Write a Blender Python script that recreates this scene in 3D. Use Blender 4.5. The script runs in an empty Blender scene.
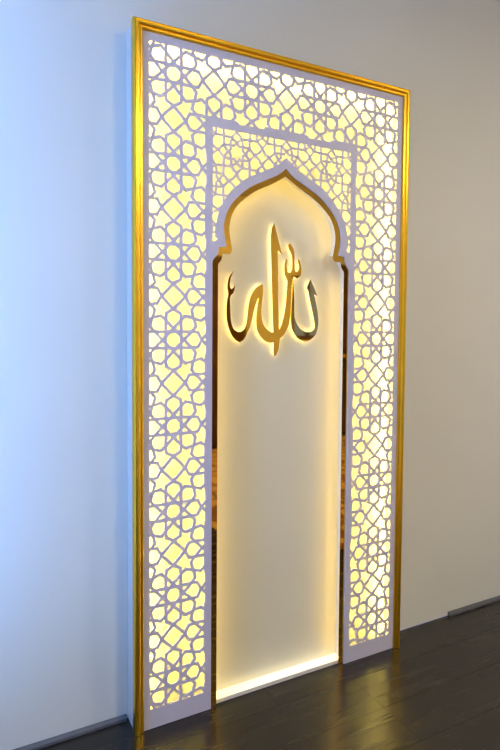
import bpy, bmesh, math, random
from mathutils import Vector, Matrix
from mathutils.geometry import delaunay_2d_cdt
random.seed(7)
scene = bpy.context.scene
COL = scene.collection
FZ = 0.156                    # measured heights below start at the lowest rosette row; the floor is FZ lower

# ------------------------------------------------------------------ camera
cam_d = bpy.data.cameras.new('camera')
cam = bpy.data.objects.new('camera', cam_d); COL.objects.link(cam)
cam_d.sensor_fit = 'VERTICAL'; cam_d.sensor_height = 36.0; cam_d.sensor_width = 24.0
cam_d.lens = 568.4152 * 36.0 / 750.0
cam_d.shift_y = -(375 - 354.0614) / 750.0
cam_d.clip_start = 0.02
cam.location = (-0.6621, -1.7966, 1.2021 + FZ)
cam.rotation_euler = (1.5245, -0.0068, -0.4870)
scene.camera = cam

# ------------------------------------------------------------------ world, daylight, exposure
world = bpy.data.worlds.new('sky'); scene.world = world
world.use_nodes = True
bg = world.node_tree.nodes['Background']
bg.inputs['Color'].default_value = (0.16, 0.25, 1.0, 1)
bg.inputs['Strength'].default_value = 1.4

def area(name, loc, rot, sx, sy, power, color):
    l = bpy.data.lights.new(name, 'AREA'); l.shape = 'RECTANGLE'; l.size = sx; l.size_y = sy
    l.energy = power; l.color = color
    o = bpy.data.objects.new(name, l); COL.objects.link(o); o.location = loc; o.rotation_euler = rot
    return o
# daylight entering by the window in the left wall
area('window_daylight', (-.97, -.30, 1.50), (0, math.radians(-90), 0), 2.36, .38, 26, (0.18, 0.44, 1.0))
LAMP = 30.0                    # ceiling lamps
LED_OUT, LED_BAND_FILL, LED_ARCH, LED_LEDGE, LED_HALO = 96.0, 17.0, 7.0, 1.05, 3.0

vs = scene.view_settings
vs.view_transform = 'Standard'; vs.look = 'None'; vs.gamma = 1.0; vs.exposure = 0.0
vs.use_curve_mapping = False
scene.cycles.use_denoising = True
scene.cycles.max_bounces = 10

# ------------------------------------------------------------------ materials
def nodes(name):
    m = bpy.data.materials.new(name); m.use_nodes = True
    nt = m.node_tree; return m, nt, nt.nodes['Principled BSDF']
def mat(name, col, rough=0.6, metal=0.0, noise=0.0, nscale=8.0, bump=0.0, bscale=200.0, spec=0.5, stretch=(1, 1, 1), coat=0):
    m, nt, b = nodes(name)
    b.inputs['Base Color'].default_value = (*col, 1); b.inputs['Roughness'].default_value = rough
    b.inputs['Metallic'].default_value = metal; b.inputs['Specular IOR Level'].default_value = spec
    b.inputs['Coat Weight'].default_value = coat
    tc = nt.nodes.new('ShaderNodeTexCoord'); mp = nt.nodes.new('ShaderNodeMapping')
    mp.inputs['Scale'].default_value = stretch
    nt.links.new(tc.outputs['Object'], mp.inputs['Vector'])
    if noise > 0:
        n = nt.nodes.new('ShaderNodeTexNoise'); n.inputs['Scale'].default_value = nscale; n.inputs['Detail'].default_value = 5
        nt.links.new(mp.outputs['Vector'], n.inputs['Vector'])
        r = nt.nodes.new('ShaderNodeValToRGB')
        r.color_ramp.elements[0].position = .3; r.color_ramp.elements[1].position = .7
        r.color_ramp.elements[0].color = (*[c * (1 - noise) for c in col], 1)
        r.color_ramp.elements[1].color = (*[min(1, c * (1 + noise)) for c in col], 1)
        nt.links.new(n.outputs['Fac'], r.inputs['Fac']); nt.links.new(r.outputs['Color'], b.inputs['Base Color'])
    if bump > 0:
        n2 = nt.nodes.new('ShaderNodeTexNoise'); n2.inputs['Scale'].default_value = bscale; n2.inputs['Detail'].default_value = 3
        nt.links.new(mp.outputs['Vector'], n2.inputs['Vector'])
        bp = nt.nodes.new('ShaderNodeBump'); bp.inputs['Strength'].default_value = bump; bp.inputs['Distance'].default_value = .002
        nt.links.new(n2.outputs['Fac'], bp.inputs['Height']); nt.links.new(bp.outputs['Normal'], b.inputs['Normal'])
    return m
def emit(name, col, strength):
    m, nt, b = nodes(name)
    b.inputs['Base Color'].default_value = (.8, .8, .8, 1)
    b.inputs['Emission Color'].default_value = (*col, 1); b.inputs['Emission Strength'].default_value = strength
    return m
def wood(name, dark, light, rough, stretch, scale=6.0, bump=.15, ior=1.5):
    m, nt, b = nodes(name)
    b.inputs['IOR'].default_value = ior
    tc = nt.nodes.new('ShaderNodeTexCoord'); oi = nt.nodes.new('ShaderNodeObjectInfo')
    add = nt.nodes.new('ShaderNodeVectorMath'); add.operation = 'ADD'
    mul = nt.nodes.new('ShaderNodeVectorMath'); mul.operation = 'SCALE'; mul.inputs['Scale'].default_value = 17.0
    nt.links.new(oi.outputs['Location'], mul.inputs[0]); nt.links.new(tc.outputs['Object'], add.inputs[0]); nt.links.new(mul.outputs[0], add.inputs[1])
    mp = nt.nodes.new('ShaderNodeMapping'); mp.inputs['Scale'].default_value = stretch
    nt.links.new(add.outputs[0], mp.inputs['Vector'])
    n = nt.nodes.new('ShaderNodeTexNoise'); n.inputs['Scale'].default_value = scale; n.inputs['Detail'].default_value = 8; n.inputs['Distortion'].default_value = .6
    nt.links.new(mp.outputs['Vector'], n.inputs['Vector'])
    r = nt.nodes.new('ShaderNodeValToRGB')
    r.color_ramp.elements[0].position = .32; r.color_ramp.elements[1].position = .72
    r.color_ramp.elements[0].color = (*dark, 1); r.color_ramp.elements[1].color = (*light, 1)
    nt.links.new(n.outputs['Fac'], r.inputs['Fac']); nt.links.new(r.outputs['Color'], b.inputs['Base Color'])
    mr = nt.nodes.new('ShaderNodeMapRange'); mr.inputs['To Min'].default_value = rough - .07; mr.inputs['To Max'].default_value = rough + .09
    nt.links.new(n.outputs['Fac'], mr.inputs['Value']); nt.links.new(mr.outputs['Result'], b.inputs['Roughness'])
    bp = nt.nodes.new('ShaderNodeBump'); bp.inputs['Strength'].default_value = bump; bp.inputs['Distance'].default_value = .002
    nt.links.new(n.outputs['Fac'], bp.inputs['Height']); nt.links.new(bp.outputs['Normal'], b.inputs['Normal'])
    return m

WARM = (1.0, 0.84, 0.17)
M = dict(
    wall=mat('wall_paint', (.74, .725, .69), .55, noise=.025, nscale=1.4, bump=.12, bscale=160),
    ceiling=mat('ceiling_paint', (.8, .8, .78), .8, noise=.02),
    box=mat('grey_white_lacquer', (.60, .54, .52), .35, noise=.015, nscale=3),
    lattice=mat('lilac_white_board', (.63, .585, .72), .45, noise=.02, nscale=6, bump=.03, bscale=300),
    board=mat('cream_board', (.80, .75, .62), .55, noise=.015, nscale=2),
    backing=mat('white_backing', (.86, .84, .78), .7, noise=.01),
    gold=mat('gold_moulding', (.97, .60, .045), .28, 1.0, noise=.04, nscale=12),
    mirror=mat('gold_mirror', (.88, .50, .07), .035, 1.0, noise=.01, nscale=3),
    ledge=mat('ledge_white', (.85, .80, .74), .35, noise=.02),
    plank=wood('dark_floor_wood', (.005, .003, .0016), (.022, .013, .007), .25, (.9, 9, 3), 4.0, .06, 1.6),
    joint=mat('floor_joint', (.01, .009, .008), .6, noise=.2),
    skirting=mat('grey_skirting', (.10, .10, .115), .5, noise=.12, nscale=12),
    doorwood=wood('door_wood', (.055, .022, .01), (.13, .055, .025), .4, (6, 6, .7), 4.0),
    winframe=mat('window_frame_paint', (.12, .06, .03), .4, noise=.1),
    pin=mat('steel_pin', (.7, .6, .4), .3, 1.0, noise=.05),
    metalw=mat('lamp_rim_white', (.8, .8, .8), .4, noise=.02),
    led_out=emit('led_perimeter', WARM, LED_OUT),
    led_band_fill=emit('led_band_fill', WARM, LED_BAND_FILL),
    led_spandrel_fill=emit('led_spandrel_fill', WARM, 6.0),
    led_arch=emit('led_arch', WARM, LED_ARCH),
    led_ledge=emit('led_ledge', (1.0, .84, .40), LED_LEDGE),
    led_halo=emit('led_halo', (1.0, .80, .26), LED_HALO),
    lamp=emit('ceiling_lamp_diffuser', (1.0, .90, .70), LAMP),
)
def glass():
    m, nt, b = nodes('window_glass')
    b.inputs['Transmission Weight'].default_value = 1; b.inputs['Roughness'].default_value = 0; b.inputs['IOR'].default_value = 1.45
    b.inputs['Base Color'].default_value = (.9, .95, 1, 1)
    return m
M['glass'] = glass()
def rugmat():
    m, nt, b = nodes('rug_weave')
    tc = nt.nodes.new('ShaderNodeTexCoord'); v = nt.nodes.new('ShaderNodeTexVoronoi'); v.inputs['Scale'].default_value = 5
    v.feature = 'DISTANCE_TO_EDGE'; nt.links.new(tc.outputs['Object'], v.inputs['Vector'])
    r = nt.nodes.new('ShaderNodeValToRGB'); r.color_ramp.elements[0].position = .06; r.color_ramp.elements[1].position = .12
    r.color_ramp.elements[0].color = (.16, .07, .03, 1); r.color_ramp.elements[1].color = (.50, .36, .20, 1)
    nt.links.new(v.outputs['Distance'], r.inputs['Fac']); nt.links.new(r.outputs['Color'], b.inputs['Base Color'])
    b.inputs['Roughness'].default_value = .95
    return m
M['rug'] = rugmat()

# ------------------------------------------------------------------ mesh helpers
def link(name, bm, m, parent=None, smooth=False):
    bmesh.ops.recalc_face_normals(bm, faces=bm.faces)
    me = bpy.data.meshes.new(name); bm.to_mesh(me); bm.free()
    me.materials.append(M[m])
    if smooth:
        for p in me.polygons: p.use_smooth = True
    o = bpy.data.objects.new(name, me); COL.objects.link(o)
    if parent is not None: o.parent = parent
    return o
def add_box(bm, x0, x1, y0, y1, z0, z1, bevel=0):
    r = bmesh.ops.create_cube(bm, size=1)
    bmesh.ops.scale(bm, vec=(x1 - x0, y1 - y0, z1 - z0), verts=r['verts'])
    bmesh.ops.translate(bm, vec=((x0 + x1) / 2, (y0 + y1) / 2, (z0 + z1) / 2), verts=r['verts'])
    if bevel:
        es = list({e for v in r['verts'] for e in v.link_edges})
        bmesh.ops.bevel(bm, geom=es, offset=bevel, segments=2, affect='EDGES', profile=.5)
def box(name, b, m, parent=None, bevel=0):
    bm = bmesh.new(); add_box(bm, *b, bevel=bevel); return link(name, bm, m, parent)
def struct(o):
    o['kind'] = 'structure'; return o
def thing(name, label, cat, loc, group=None):
    o = bpy.data.objects.new(name, None); COL.objects.link(o); o.location = loc
    o.empty_display_size = .1; o['label'] = label; o['category'] = cat
    if group: o['group'] = group
    return o
def part(o, root):
    """parent a mesh whose vertices are in world space to an empty, keeping its place"""
    o.parent = root; o.matrix_parent_inverse = Matrix.Translation(-Vector(root.location)); return o

# ------------------------------------------------------------------ the room
WY = .092                                                     # face of the wall that carries the panel
XL, XR, YF, HC = -1.0, 4.6, -4.2, 2.9
struct(box('wall_back', (XL, XR, WY, WY + .12, 0, HC), 'wall'))
struct(box('wall_right', (XR, XR + .12, YF, WY, 0, HC), 'wall'))
struct(box('ceiling', (XL, XR, YF, WY, HC, HC + .1), 'ceiling'))

def wall_with_holes(name, axis, pos, thick, a0, a1, z1, holes):
    bm = bmesh.new()
    def b(u0, u1, w0, w1):
        if u1 - u0 < 1e-6 or w1 - w0 < 1e-6: return
        if axis == 'x': add_box(bm, pos, pos + thick, u0, u1, w0, w1)
        else: add_box(bm, u0, u1, pos, pos + thick, w0, w1)
    cur = a0
    for (u0, u1, w0, w1) in sorted(holes):
        b(cur, u0, 0, z1); b(u0, u1, 0, w0); b(u0, u1, w1, z1); cur = u1
    b(cur, a1, 0, z1)
    return struct(link(name, bm, 'wall'))
W1 = (-.52, -.08, .28, 2.74)                                  # window in the left wall (y range, z range)
W2 = (3.16, 3.70, 1.21, 2.02)                                  # window in the wall facing the panel
wall_with_holes('wall_left', 'x', XL - .12, .12, YF, WY, HC, [W1])
wall_with_holes('wall_front', 'y', YF - .12, .12, XL, XR, HC, [W2])
def window(name, axis, pos, h):
    u0, u1, w0, w1 = h
    def bb(u, U, w, W, t0=-.03, t1=.03):
        return (pos + t0, pos + t1, u, U, w, W) if axis == 'x' else (u, U, pos + t0, pos + t1, w, W)
    root = struct(box(name, bb(u0, u1, w0, w0 + .05), 'winframe'))
    f = .05
    for q in ((u0, u0 + f, w0 + f, w1 - f), (u1 - f, u1, w0 + f, w1 - f), (u0, u1, w1 - f, w1), ((u0 + u1) / 2 - .02, (u0 + u1) / 2 + .02, w0 + f, w1 - f)):
        box('window_bar', bb(*q), 'winframe', root)
    for q in ((u0 + f, (u0 + u1) / 2 - .02), ((u0 + u1) / 2 + .02, u1 - f)):
        box('window_pane', bb(q[0], q[1], w0 + f, w1 - f, -.004, .004), 'glass', root)
window('window_1', 'x', XL - .08, W1)
window('window_2', 'y', YF - .06, W2)
for n, x in (('door_1', 1.75), ('door_2', 3.80)):
    d = struct(box(n, (x, x + .74, YF + .001, YF + .045, 0, 2.18), 'doorwood', bevel=.004))
    for z0, z1 in ((.15, .95), (1.1, 2.05)):
        for u in (.09, .41): box('door_panel', (x + u, x + u + .24, YF + .045, YF + .057, z0, z1), 'doorwood', d, .006)
    bm = bmesh.new(); bmesh.ops.create_uvsphere(bm, u_segments=14, v_segments=8, radius=.028, matrix=Matrix.Translation((x + .05, YF + .085, 1.0)))
    add_box(bm, x + .043, x + .057, YF + .045, YF + .07, .993, 1.007)
    link('door_knob', bm, 'gold', d, True)

# floor: sub-floor slab with separate boards running along the wall
fl = struct(box('floor', (XL, XR, YF, WY, -.06, -.005), 'joint'))
PW, PL, GAP = .183, 1.22, .0003
rows = []
y = -.095
while y < WY: y += PW
k = 0
yy = y
full = None
while yy > YF:
    y1 = min(yy, WY); y0 = max(yy - PW, YF)
    rows.append((y0, y1)); yy -= PW
meshes = {}
for i, (y0, y1) in enumerate(rows):
    ymid = (y0 + y1) / 2
    off = .697 if -.47 < ymid < -.09 else .697 + [.41, -.33, .2, -.5, .55, -.12][i % 6]
    x = off - math.ceil((off - XL) / PL) * PL
    while x < XR:
        a, b = max(x, XL), min(x + PL, XR)
        if b - a > .01:
            key = (round(b - a, 4), round(y1 - y0, 4))
            if key not in meshes:
                bm = bmesh.new(); w, d = key
                add_box(bm, -w / 2 + GAP, w / 2 - GAP, -d / 2 + GAP, d / 2 - GAP, -.005, 0, bevel=.0005)
                o = link('plank', bm, 'plank', fl); meshes[key] = o.data
            else:
                o = bpy.data.objects.new('plank', meshes[key]); COL.objects.link(o); o.parent = fl
            o.location = ((a + b) / 2, ymid, random.uniform(-.0002, .0))
        x += PL

def skirting(name, x0, x1, h):
    bm = bmesh.new()
    pr = [(0, 0), (-.014, 0), (-.013, h * .55), (-.006, h), (0, h)]
    vs_ = [[bm.verts.new((x, WY - .0002 + p[0], p[1] + .0003)) for p in pr] for x in (x0, x1)]
    n = len(pr)
    for j in range(n): bm.faces.new((vs_[0][j], vs_[0][(j + 1) % n], vs_[1][(j + 1) % n], vs_[1][j]))
    bm.faces.new(vs_[0]); bm.faces.new(vs_[1][::-1])
    return struct(link(name, bm, 'skirting'))
skirting('baseboard_left', XL, -.139, .016)
skirting('baseboard_right', 1.41, XR, .018)

# ------------------------------------------------------------------ planar cut-out helper
def pin_poly(px, py, poly):
    c = False; n = len(poly); j = n - 1
    for i in range(n):
        xi, yi = poly[i]; xj, yj = poly[j]
        if (yi > py) != (yj > py) and px < (xj - xi) * (py - yi) / (yj - yi) + xi: c = not c
        j = i
    return c
def inset(poly, d):
    n = len(poly); A = sum(poly[i][0] * poly[(i + 1) % n][1] - poly[(i + 1) % n][0] * poly[i][1] for i in range(n))
    if A < 0: poly = poly[::-1]
    L = []
    for i in range(n):
        (x0, y0), (x1, y1) = poly[i], poly[(i + 1) % n]
        dx, dy = x1 - x0, y1 - y0; l = math.hypot(dx, dy)
        if l < 1e-9: continue
        L.append((-dy / l, dx / l, (-dy * x0 + dx * y0) / l + d))
    out = []; m = len(L)
    for i in range(m):
        a1, b1, c1 = L[i - 1]; a2, b2, c2 = L[i]; D = a1 * b2 - a2 * b1
        if abs(D) < 1e-4:
            out.append((poly[i][0] + a2 * d, poly[i][1] + b2 * d)); continue
        out.append(((c1 * b2 - c2 * b1) / D, (a1 * c2 - a2 * c1) / D))
    return out
def area_of(p): return .5 * sum(p[i][0] * p[(i + 1) % len(p)][1] - p[(i + 1) % len(p)][0] * p[i][1] for i in range(len(p)))
def cut_sheet(name, curves, solid, y0, y1, m, parent=None):
    """curves: closed outlines in (x, z); solid(x, z) says what stays; extruded from y0 to y1"""
    V, E = [], []
    for c in curves:
        s = len(V); V += [Vector(p) for p in c]; n = len(c)
        E += [(s + i, s + (i + 1) % n) for i in range(n)]
    r = delaunay_2d_cdt(V, E, [], 0, 1e-6)
    vv, ff = r[0], r[2]
    keep = [f for f in ff if solid(sum(vv[i].x for i in f) / len(f), sum(vv[i].y for i in f) / len(f))]
    bm = bmesh.new(); F = {}; B = {}
    def g(D, i, y):
        if i not in D: D[i] = bm.verts.new((vv[i].x, y, vv[i].y))
        return D[i]
    cnt = {}
    for f in keep:
        n = len(f)
        for k in range(n):
            e = (f[k], f[(k + 1) % n]); cnt[e] = 1
    for f in keep:
        bm.faces.new([g(F, i, y0) for i in f]); bm.faces.new([g(B, i, y1) for i in reversed(f)])
    for (a, b) in cnt:
        if (b, a) not in cnt: bm.faces.new((F[b], F[a], B[a], B[b]))
    return link(name, bm, m, parent)
class Cells:
    def __init__(s): s.polys = []; s.seen = set(); s.grid = {}
    def add(s, p, w):
        cx = sum(q[0] for q in p) / len(p); cy = sum(q[1] for q in p) / len(p)
        k = (round(cx, 3), round(cy, 3))
        for dx in (-.001, 0, .001):
            for dy in (-.001, 0, .001):
                if (round(k[0] + dx, 3), round(k[1] + dy, 3)) in s.seen: return
        s.seen.add(k)
        a0 = abs(area_of(p)); q = inset(p, w / 2); a1 = area_of(q)
        if a1 <= a0 * .05 or a1 > a0: return
        s.polys.append(q)
    def index(s, ok):
        s.polys = [p for p in s.polys if ok(p)]
        for i, p in enumerate(s.polys):
            x0, x1 = min(q[0] for q in p), max(q[0] for q in p); y0, y1 = min(q[1] for q in p), max(q[1] for q in p)
            for a in range(math.floor(x0 / .05), math.floor(x1 / .05) + 1):
                for b in range(math.floor(y0 / .05), math.floor(y1 / .05) + 1): s.grid.setdefault((a, b), []).append(i)
    def hit(s, x, y):
        return any(pin_poly(x, y, s.polys[i]) for i in s.grid.get((math.floor(x / .05), math.floor(y / .05)), ()))
def P(r, deg): return (r * math.cos(math.radians(deg)), r * math.sin(math.radians(deg)))
def mirror45(p, n, R):
    d = R - (p[0] * n[0] + p[1] * n[1]); return (p[0] + 2 * d * n[0], p[1] + 2 * d * n[1])
def rot(p, deg):
    c, s_ = math.cos(math.radians(deg)), math.sin(math.radians(deg)); return (p[0] * c - p[1] * s_, p[0] * s_ + p[1] * c)
def big_rosette(C, cx, cy, per, w):
    a = .094 * per; R = per * math.sqrt(2) / 4; t = .0486 * per; aq = .088 * per
    sh = lambda poly: [(p[0] + cx, p[1] + cy) for p in poly]
    C.add(sh([P(a / math.cos(math.radians(22.5)), 22.5 + 45 * k) for k in range(8)]), w)
    for k in range(8):
        th = 22.5 + 45 * k; ph = 45 * k
        C.add(sh([P(1.0824 * a, th), P(1.41421 * a, th - 22.5), P(2.6131 * a, th), P(1.41421 * a, th + 22.5)]), w)
        C.add(sh([rot(q, ph) for q in ((1.41421 * a, 0), (2.41421 * a, -a), (R - t, -aq), (R, 0), (R - t, aq), (2.41421 * a, a))]), w)
        ax = ph if k % 2 == 0 else ph + 45                     # the axis side faces the square, the diagonal side the next rosette
        dg = ph + 45 if k % 2 == 0 else ph
        s_ = 1 if dg > ax else -1
        n = P(1, dg)
        half = [rot((R, 0), ax), rot((R - t, s_ * aq), ax), P(2.6131 * a, th), rot((R - t, -s_ * aq), dg)]
        star = half + [rot((R, 0), dg)] + [mirror45(p, n, R) for p in reversed(half)]
        C.add(sh(star), w)
    for ph in (0, 90, 180, 270):
        c = P(per / 2, ph); h = per / 2 - R
        C.add(sh([(c[0] + h, c[1]), (c[0], c[1] + h), (c[0] - h, c[1]), (c[0], c[1] - h)]), w)
def small_rosette(C, cx, cy, per, w):
    R = per * math.sqrt(2) / 4; tip, inn, K = .48 * R, .34 * R, .75 * R
    sh = lambda poly: [(p[0] + cx, p[1] + cy) for p in poly]
    C.add(sh([P(tip if k % 2 == 0 else inn, 22.5 * k) for k in range(16)]), w)
    for k in range(8):
        th = 22.5 + 45 * k; ph = 45 * k
        C.add(sh([P(inn, th), P(tip, th - 22.5), P(K, th), P(tip, th + 22.5)]), w)
        C.add(sh([P(tip, ph), P(K, ph - 22.5), P(R, ph), P(K, ph + 22.5)]), w)
        ax = ph if k % 2 == 0 else ph + 45
        dg = ph + 45 if k % 2 == 0 else ph
        n = P(1, dg); cs = P(per / 2, ax); cor = P(R / math.cos(math.radians(22.5)), th)
        S = (cs[0] + (cor[0] - cs[0]) * .40, cs[1] + (cor[1] - cs[1]) * .40)
        half = [P(R, ax), P(K, th)]
        C.add(sh(half + [P(R, dg)] + [mirror45(p, n, R) for p in reversed(half)] + [S]), w)
    for ph in (0, 90, 180, 270):
        c = P(per / 2, ph); h = per / 2 - R
        C.add(sh([(c[0] + P(h if k % 2 == 0 else h * .40 * 1.414, 45 * k)[0], c[1] + P(h if k % 2 == 0 else h * .40 * 1.414, 45 * k)[1]) for k in range(8)]), w)

# ------------------------------------------------------------------ the lit niche panel
XC = .436                     # axis of the arch and of the lattice
XF = .4405                     # axis of the frame and of the box
panel = thing('prayer_niche_panel', 'tall backlit white lattice panel with gold frame and pointed arch niche', 'wall panel', (XC, .03, 0))
OUT_A = [(0, 1.784), (.034, 1.757), (.091, 1.728), (.148, 1.699), (.193, 1.663), (.225, 1.627), (.244, 1.590), (.2515, 1.551), (.2475, 1.510), (.241, 1.483), (.271, 1.4795), (.2735, 1.458), (.290, 1.436), (.294, 1.425), (.294, 1.40)]
IN_A = [(0, 1.755), (.050, 1.725), (.119, 1.691), (.169, 1.656), (.204, 1.620), (.222, 1.581), (.2275, 1.545), (.223, 1.509), (.217, 1.478), (.2195, 1.464), (.229, 1.4585), (.254, 1.458), (.258, 1.437), (.268, 1.424), (.270, 1.412), (.270, 1.395)]
def smooth_open(pts, corner=38, sub=6):
    """Catmull-Rom through the points, straight into sharp corners"""
    n = len(pts); sharp = [True] * n
    for i in range(1, n - 1):
        a = math.atan2(pts[i][1] - pts[i - 1][1], pts[i][0] - pts[i - 1][0]); b = math.atan2(pts[i + 1][1] - pts[i][1], pts[i + 1][0] - pts[i][0])
        d = abs((b - a + math.pi) % (2 * math.pi) - math.pi); sharp[i] = math.degrees(d) > corner
    out = []
    for i in range(n - 1):
        p1, p2 = pts[i], pts[i + 1]
        p0 = pts[i - 1] if i > 0 and not sharp[i] else (2 * p1[0] - p2[0], 2 * p1[1] - p2[1])
        p3 = pts[i + 2] if i + 2 < n and not sharp[i + 1] else (2 * p2[0] - p1[0], 2 * p2[1] - p1[1])
        for k in range(sub):
            t = k / sub
            out.append(tuple(.5 * (2 * p1[c] + (p2[c] - p0[c]) * t + (2 * p0[c] - 5 * p1[c] + 4 * p2[c] - p3[c]) * t * t + (3 * p1[c] - p0[c] - 3 * p2[c] + p3[c]) * t ** 3) for c in (0, 1)))
    out.append(tuple(pts[-1])); return out
def arch(half, bottom, xc=XC):
    h = smooth_open(half); hw = half[-1][0]
    right = [(xc + x, z + FZ) for x, z in h] + [(xc + hw, bottom)]
    return right + [(2 * xc - x, z) for x, z in reversed(right[1:])]
opening = arch(OUT_A, 0.006)
BOT, TOP, HW = .0012, 2.152 + FZ, .553
# offset of the arch that keeps the margin round the small lattice
ms = [(XC + x, z + FZ) for x, z in smooth_open([(0, 1.822), (.045, 1.787), (.104, 1.757), (.163, 1.727), (.214, 1.686), (.251, 1.640), (.272, 1.595), (.281, 1.551), (.2785, 1.515), (.275, 1.495)])]
keepout = ms + [(2 * XC - x, z) for x, z in reversed(ms[1:])]
keepout_poly = keepout + []
o_hw, o_z0, o_z1 = .522, -.088 + FZ, 2.118 + FZ
XO = XC + .004
b_hw, b_z1 = .318, 1.908 + FZ
i_hw, i_z0, i_z1 = .294, 1.498 + FZ, 1.8835 + FZ
big = Cells(); small = Cells()
PB, PS = .29, .2025
for i in range(-2, 9):
    for j in range(-2, 17):
        if (i + j) % 2 == 0: big_rosette(big, XC - .435 + i * PB / 2, FZ + j * PB / 2, PB, .0106)
for i in range(-5, 6):
    for j in range(-5, 4):
        if (i + j) % 2 == 0: small_rosette(small, XC + i * PS / 2, FZ + 1.810 + j * PS / 2, PS, .0073)
def bb(p): return min(q[0] for q in p), max(q[0] for q in p), min(q[1] for q in p), max(q[1] for q in p)
def big_ok(p):
    x0, x1, z0, z1 = bb(p)
    if x1 < XO - o_hw or x0 > XO + o_hw or z1 < o_z0 or z0 > o_z1: return False
    return not (x0 > XC - b_hw and x1 < XC + b_hw and z1 < b_z1)
def small_ok(p):
    x0, x1, z0, z1 = bb(p)
    if x1 < XC - i_hw or x0 > XC + i_hw or z1 < i_z0 or z0 > i_z1: return False
    return not all(pin_poly(q[0], q[1], keepout_poly) for q in p)
big.index(big_ok); small.index(small_ok)
def rect(x0, x1, z0, z1): return [(x0, z0), (x1, z0), (x1, z1), (x0, z1)]
sheet = rect(XF - HW, XF + HW, BOT, TOP)
def lattice_solid(x, z):
    if pin_poly(x, z, opening) or not (abs(x - XF) < HW and BOT < z < TOP): return False
    if abs(x - XO) < o_hw and o_z0 < z < o_z1 and not (abs(x - XC) < b_hw and z < b_z1):
        return not big.hit(x, z)
    if abs(x - XC) < i_hw and i_z0 < z < i_z1 and not pin_poly(x, z, keepout_poly):
        return not small.hit(x, z)
    return True
# the sheet goes down to the floor on both legs: the opening is cut through its lower edge
opening_cut = arch(OUT_A, -.02)
def lattice_solid2(x, z): return lattice_solid(x, z) and not pin_poly(x, z, opening_cut)
curves = [sheet, opening_cut, rect(XO - o_hw, XO + o_hw, o_z0, o_z1), rect(XC - b_hw, XC + b_hw, o_z0 - .01, b_z1), rect(XC - i_hw, XC + i_hw, i_z0, i_z1), keepout_poly] + big.polys + small.polys
lat = cut_sheet('lattice_panel', curves, lattice_solid2, 0, .006, 'lattice')
part(lat, panel); lat['label'] = 'white board cut with star lattice'

inner_cut = arch(IN_A, -.02)
big_arch = [(XC + (x - XC) * 1.03, z + .008) for x, z in opening_cut]
band = cut_sheet('arch_border', [big_arch, inner_cut, rect(XC - .4, XC + .4, .004, 1.9 + FZ)],
                 lambda x, z: z > .004 and pin_poly(x, z, big_arch) and not pin_poly(x, z, inner_cut), .0062, .0073, 'mirror')
part(band, panel); band['label'] = 'gold mirror edging of the arch'

# boards of the box behind
BY = .066
part(box('back_board', (XF - .553, XF + .553, BY, BY + .018, .004, 2.16 + FZ), 'board'), panel)['label'] = 'cream board at the back of the niche'
for s in (-1, 1):
    x0, x1 = sorted((XF + s * .555, XF + s * .573))
    part(box('side_board', (x0, x1, -.001, WY - .001, .001, 2.170 + FZ), 'box', bevel=.001), panel)
part(box('top_board', (XF - .553, XF + .553, -.001, WY - .001, 2.153 + FZ, 2.170 + FZ), 'box', bevel=.001), panel)

# gold moulding: two uprights and a head, mitred
PROF = [(-.004, -.0002), (-.004, .006), (-.001, .0085), (.003, .0085), (.0048, .0055), (.0062, .0055), (.008, .011), (.0115, .0145), (.0155, .0145), (.0175, .0115), (.019, .0115), (.0205, .0135), (.024, .013), (.0265, .009), (.0275, .004), (.0275, -.016), (.0265, -.018), (.0240, -.018), (.0240, -.0015)]
def moulding(a, b, out, mitre_a, mitre_b, name='frame_moulding'):
    bm = bmesh.new(); d = (Vector(b) - Vector(a)).normalized(); o_ = Vector(out); ends = []
    for base, mit, sg in ((Vector(a), mitre_a, -1), (Vector(b), mitre_b, 1)):
        ends.append([bm.verts.new(base + o_ * u + Vector((0, -h, 0)) + d * (sg * mit * u)) for u, h in PROF])
    n = len(PROF)
    for j in range(n): bm.faces.new((ends[0][j], ends[0][(j + 1) % n], ends[1][(j + 1) % n], ends[1][j]))
    bm.faces.new(ends[0]); bm.faces.new(ends[1][::-1])
    o = link(name, bm, 'gold'); part(o, panel); o['label'] = 'ribbed gold moulding'; return o
FI, FT = .5497, 2.148 + FZ
moulding((XF - FI, 0, .001), (XF - FI, 0, FT), (-1, 0, 0), 0, 1)
moulding((XF + FI, 0, .001), (XF + FI, 0, FT), (1, 0, 0), 0, 1)
moulding((XF - FI, 0, FT), (XF + FI, 0, FT), (0, 0, 1), 1, 1)

# lit ledge at the foot of the niche
part(box('ledge', (XC - .2985, XC + .2985, .0165, BY - .0005, .0005, .010), 'ledge', bevel=.001), panel)
part(box('ledge_lip', (XC - .2985, XC + .2985, .0165, .0215, .010, .0135), 'ledge'), panel)
part(box('ledge_light', (XC - .297, XC + .297, .022, BY - .001, .010, .0128), 'led_ledge'), panel)['label'] = 'glowing light bar'
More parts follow.
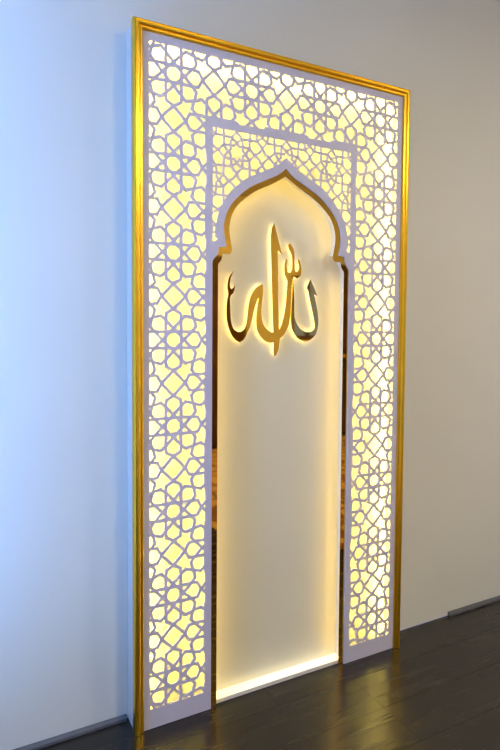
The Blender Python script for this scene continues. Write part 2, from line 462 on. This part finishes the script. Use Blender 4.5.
# led strips hidden behind the margins
for s in (-1, 1):
    x = XF + s * .5365
    part(box('led_strip', (x - .004, x + .004, .008, .011, .03, 2.13 + FZ), 'led_out'), panel)
    x = XC + s * .2845
    part(box('led_strip', (x - .003, x + .003, .0105, .0130, .03, 1.40 + FZ), 'led_arch'), panel)
part(box('led_strip', (XF - .53, XF + .53, .008, .011, 2.131 + FZ, 2.139 + FZ), 'led_out'), panel)
def ribbon(name, path, wid, y0, y1, m):
    L, Rr = [], []
    for i, p in enumerate(path):
        a = path[max(i - 1, 0)]; b = path[min(i + 1, len(path) - 1)]
        d = Vector((b[0] - a[0], b[1] - a[1])).normalized(); n = Vector((-d.y, d.x)) * wid / 2
        L.append((p[0] + n.x, p[1] + n.y)); Rr.append((p[0] - n.x, p[1] - n.y))
    bm = bmesh.new()
    q = [[bm.verts.new((a[0], yv, a[1])) for a in side] for side in (L, Rr) for yv in (y0, y1)]
    for i in range(len(path) - 1):
        for A, B in ((q[0], q[2]), (q[1], q[3]), (q[0], q[1]), (q[2], q[3])): bm.faces.new((A[i], A[i + 1], B[i + 1], B[i]))
    for i in (0, -1): bm.faces.new((q[0][i], q[1][i], q[3][i], q[2][i]))
    return link(name, bm, m)
mid = [((a[0] + b[0]) / 2, (a[1] + b[1]) / 2) for a, b in zip(OUT_A[:9], IN_A[:9])]
mid = smooth_open(mid + [(.2305, 1.487)], sub=3)
path = [(XC - x, z + FZ) for x, z in reversed(mid)] + [(XC + x, z + FZ) for x, z in mid[1:]]
part(ribbon('led_strip', path, .006, .0105, .0130, 'led_arch'), panel)

# added partition keeping cavity light off the niche, with extra strips on its outer side
pw = [(XC + x * 1.022, z + FZ + .006) for x, z in smooth_open(OUT_A, sub=3)]
pw = [(2 * XC - x, z) for x, z in reversed(pw)] + pw[1:]
pw = [(pw[0][0], .004)] + pw + [(pw[-1][0], .004)]
part(ribbon('partition', pw, .003, .0095, BY - .0002, 'board'), panel)
for s in (-1, 1):
    x = XC + s * .3085
    part(box('led_strip', (x - .003, x + .003, .0095, .0125, .03, 1.88 + FZ), 'led_band_fill'), panel)  # extra hidden strips, added to light the inner lattice cells
kp = smooth_open([(.004, 1.806), (.040, 1.774), (.099, 1.744), (.157, 1.714), (.205, 1.676), (.240, 1.634), (.260, 1.593), (.268, 1.551), (.265, 1.52)], sub=3)
kp = [(XC - x, z + FZ) for x, z in reversed(kp)] + [(XC + x, z + FZ) for x, z in kp[1:]]
part(ribbon('led_strip', kp, .004, .0105, .0130, 'led_spandrel_fill'), panel)  # extra hidden strip, added to brighten the cells above the arch
part(box('led_strip', (XC - .305, XC + .305, .0095, .0125, 1.892 + FZ, 1.898 + FZ), 'led_band_fill'), panel)

# ------------------------------------------------------------------ the calligraphy, traced on its own plane
LY = .050
def ray_to(u, v, y):
    c = cam.rotation_euler.to_matrix() @ Vector(((u - 250) / 568.4152, -(v - 354.0614) / 568.4152, -1))
    t = (y - cam.location.y) / c.y; p = cam.location + c * t
    return (p.x, p.z)
def smooth_closed(pts, corner=62, sub=4):
    n = len(pts); out = []
    def turn(i):
        a, b, c = pts[i - 1], pts[i], pts[(i + 1) % n]
        t1 = math.atan2(b[1] - a[1], b[0] - a[0]); t2 = math.atan2(c[1] - b[1], c[0] - b[0])
        return math.degrees(abs((t2 - t1 + math.pi) % (2 * math.pi) - math.pi))
    sharp = [turn(i) > corner for i in range(n)]
    for i in range(n):
        p1, p2 = pts[i], pts[(i + 1) % n]
        p0 = pts[i - 1] if not sharp[i] else p1
        p3 = pts[(i + 2) % n] if not sharp[(i + 1) % n] else p2
        for k in range(sub):
            t = k / sub
            out.append(tuple(.5 * (2 * p1[c] + (p2[c] - p0[c]) * t + (2 * p0[c] - 5 * p1[c] + 4 * p2[c] - p3[c]) * t * t + (3 * p1[c] - p0[c] - 3 * p2[c] + p3[c]) * t ** 3) for c in (0, 1)))
    return out
UPRIGHT = [(274.2, 223), (271.3, 233.9), (271.8, 272), (272.8, 306.7), (273.7, 341.3), (273.9, 354.4), (275.6, 356), (278.4, 349.5), (279.6, 339), (278.7, 324), (278, 272), (277.7, 250), (282, 254.4), (278.8, 242)]
BODY = [(233.8, 270.8), (229.6, 276.2), (227.8, 282.8), (227.6, 289), (228.4, 293.6), (227.2, 300.8), (226.6, 311.6), (227.4, 322.4), (230.8, 333.2), (235.4, 339.8), (239.8, 342.2), (244, 339.2), (248.2, 330.8), (251.2, 322.4), (254.2, 309.2), (257, 300.5), (259, 297.2),
        (258, 303), (256.9, 311.6), (256.4, 321.2), (257.3, 329.6), (260.8, 336.8), (266.2, 341.6), (271.6, 342.8), (276, 341.2), (280.5, 338), (285.1, 333.0), (288.6, 325), (290.2, 316), (291, 304), (291.5, 290), (292.3, 280.5), (293.7, 276.4), (297, 278.4), (300.8, 275.1), (301.4, 269.6), (300.3, 263), (298.8, 259.2),
        (298.1, 261.2), (299.2, 266), (298.8, 270), (296.4, 272.2), (294.6, 270), (294.2, 261.9), (294.4, 255.3), (293.7, 249.8), (290, 243.2), (288.2, 244.6), (288.9, 248), (292, 255.3), (292.6, 263), (292.2, 269.5), (290.2, 272.8), (287.8, 272.4), (286.6, 267.4), (287, 260.8), (286, 259.2), (284.8, 264.1), (284.8, 273), (286.4, 278), (287.6, 281.4),
        (287.2, 290), (286, 304), (283.7, 318), (280, 328.5), (276, 332), (273.4, 332.4), (270.2, 331.8), (265, 327.2), (262, 320), (261.4, 308), (263.1, 292), (262.6, 283.8), (257.2, 287), (253.6, 291.2), (250.6, 297.2), (248.8, 305.6), (247.8, 314), (246.6, 323.6), (244, 329.6), (239.8, 332), (235.6, 330.8), (232.6, 327.2), (230.8, 320), (230.2, 308), (230.2, 297), (233.2, 293), (234.6, 288.8), (235, 284.4), (233.6, 287.2), (231.8, 289.2), (230.2, 287.6), (229.8, 283), (230.9, 277)]
HOOK = [(292.9, 279.2), (292.1, 292), (291.4, 306), (290.8, 315), (291.0, 322.8), (292.9, 330.6), (298.2, 338.4), (306.1, 341.5), (314.2, 336.4), (317.8, 327), (318, 316.6), (316.4, 306), (313.8, 294.2), (317, 295.8), (314.2, 288), (310.4, 279.4), (307.2, 287.4), (308.6, 291.2), (310.2, 300), (313.1, 313.8), (315, 325.2), (313.8, 329.8), (309.6, 332), (304, 331.3), (298.6, 327), (295.1, 319.4), (294.2, 311), (294.2, 300), (293.6, 289)]
sign = thing('calligraphy_sign', 'gold mirrored Arabic calligraphy glowing along its outline on the cream niche board', 'sign', (XC, LY + .02, 1.30))
def outline(px, y=LY): return [ray_to(u, v, y) for u, v in smooth_closed(px)]
up, body, hook = outline(UPRIGHT), outline(BODY), outline(HOOK)
def letters(name, polys, y0, y1, m, d=0.0):
    pp = [inset(p, d) if d else p for p in polys]
    o = cut_sheet(name, pp, lambda x, z: any(pin_poly(x, z, p) for p in pp), y0, y1, m)
    return part(o, sign)
letters('letter_stroke', [up, body], LY - .001, LY + .004, 'mirror')
letters('letter_stroke', [hook], LY - .001, LY + .004, 'mirror')
letters('halo_light', [up, body], LY + .0045, LY + .0065, 'led_halo', .0007)
letters('halo_light', [hook], LY + .0045, LY + .0065, 'led_halo', .0007)
for u, v in ((275, 245), (276, 338), (239.8, 337.5), (229, 312), (255, 295), (285, 328), (296, 275), (306, 337), (315, 310)):
    x, z = ray_to(u, v, LY)
    bm = bmesh.new()
    bmesh.ops.create_cone(bm, cap_ends=True, segments=10, radius1=.0025, radius2=.0025, depth=BY - LY - .0042, matrix=Matrix.Translation((x, (LY + .004 + BY) / 2 - .0002, z)) @ Matrix.Rotation(math.pi / 2, 4, 'X'))
    part(link('stand_off_pin', bm, 'pin'), sign)

# ------------------------------------------------------------------ the rest of the room, met in the mirror and the light
for i, (x, y, lab) in enumerate(((.8, -2.7, 'square white ceiling lamp on the window side of the ceiling'), (2.7, -2.2, 'square white ceiling lamp on the door side of the ceiling'))):
    t = thing('ceiling_lamp', lab, 'lamp', (x, y, HC), 'ceiling lamps')
    part(box('diffuser', (x - .28, x + .28, y - .28, y + .28, HC - .085, HC - .002), 'lamp'), t)
    bm = bmesh.new()
    for q in ((-.3, .3, -.3, -.28), (-.3, .3, .28, .3), (-.3, -.28, -.28, .28), (.28, .3, -.28, .28)): add_box(bm, x + q[0], x + q[1], y + q[2], y + q[3], HC - .02, HC - .0005)
    part(link('rim', bm, 'metalw'), t)
rug = box('rug', (.9, 4.2, -3.9, -.95, .0004, .009), 'rug', bevel=.003)
rug['label'] = 'tan rug with brown veined pattern lying on the dark floor'; rug['category'] = 'rug'
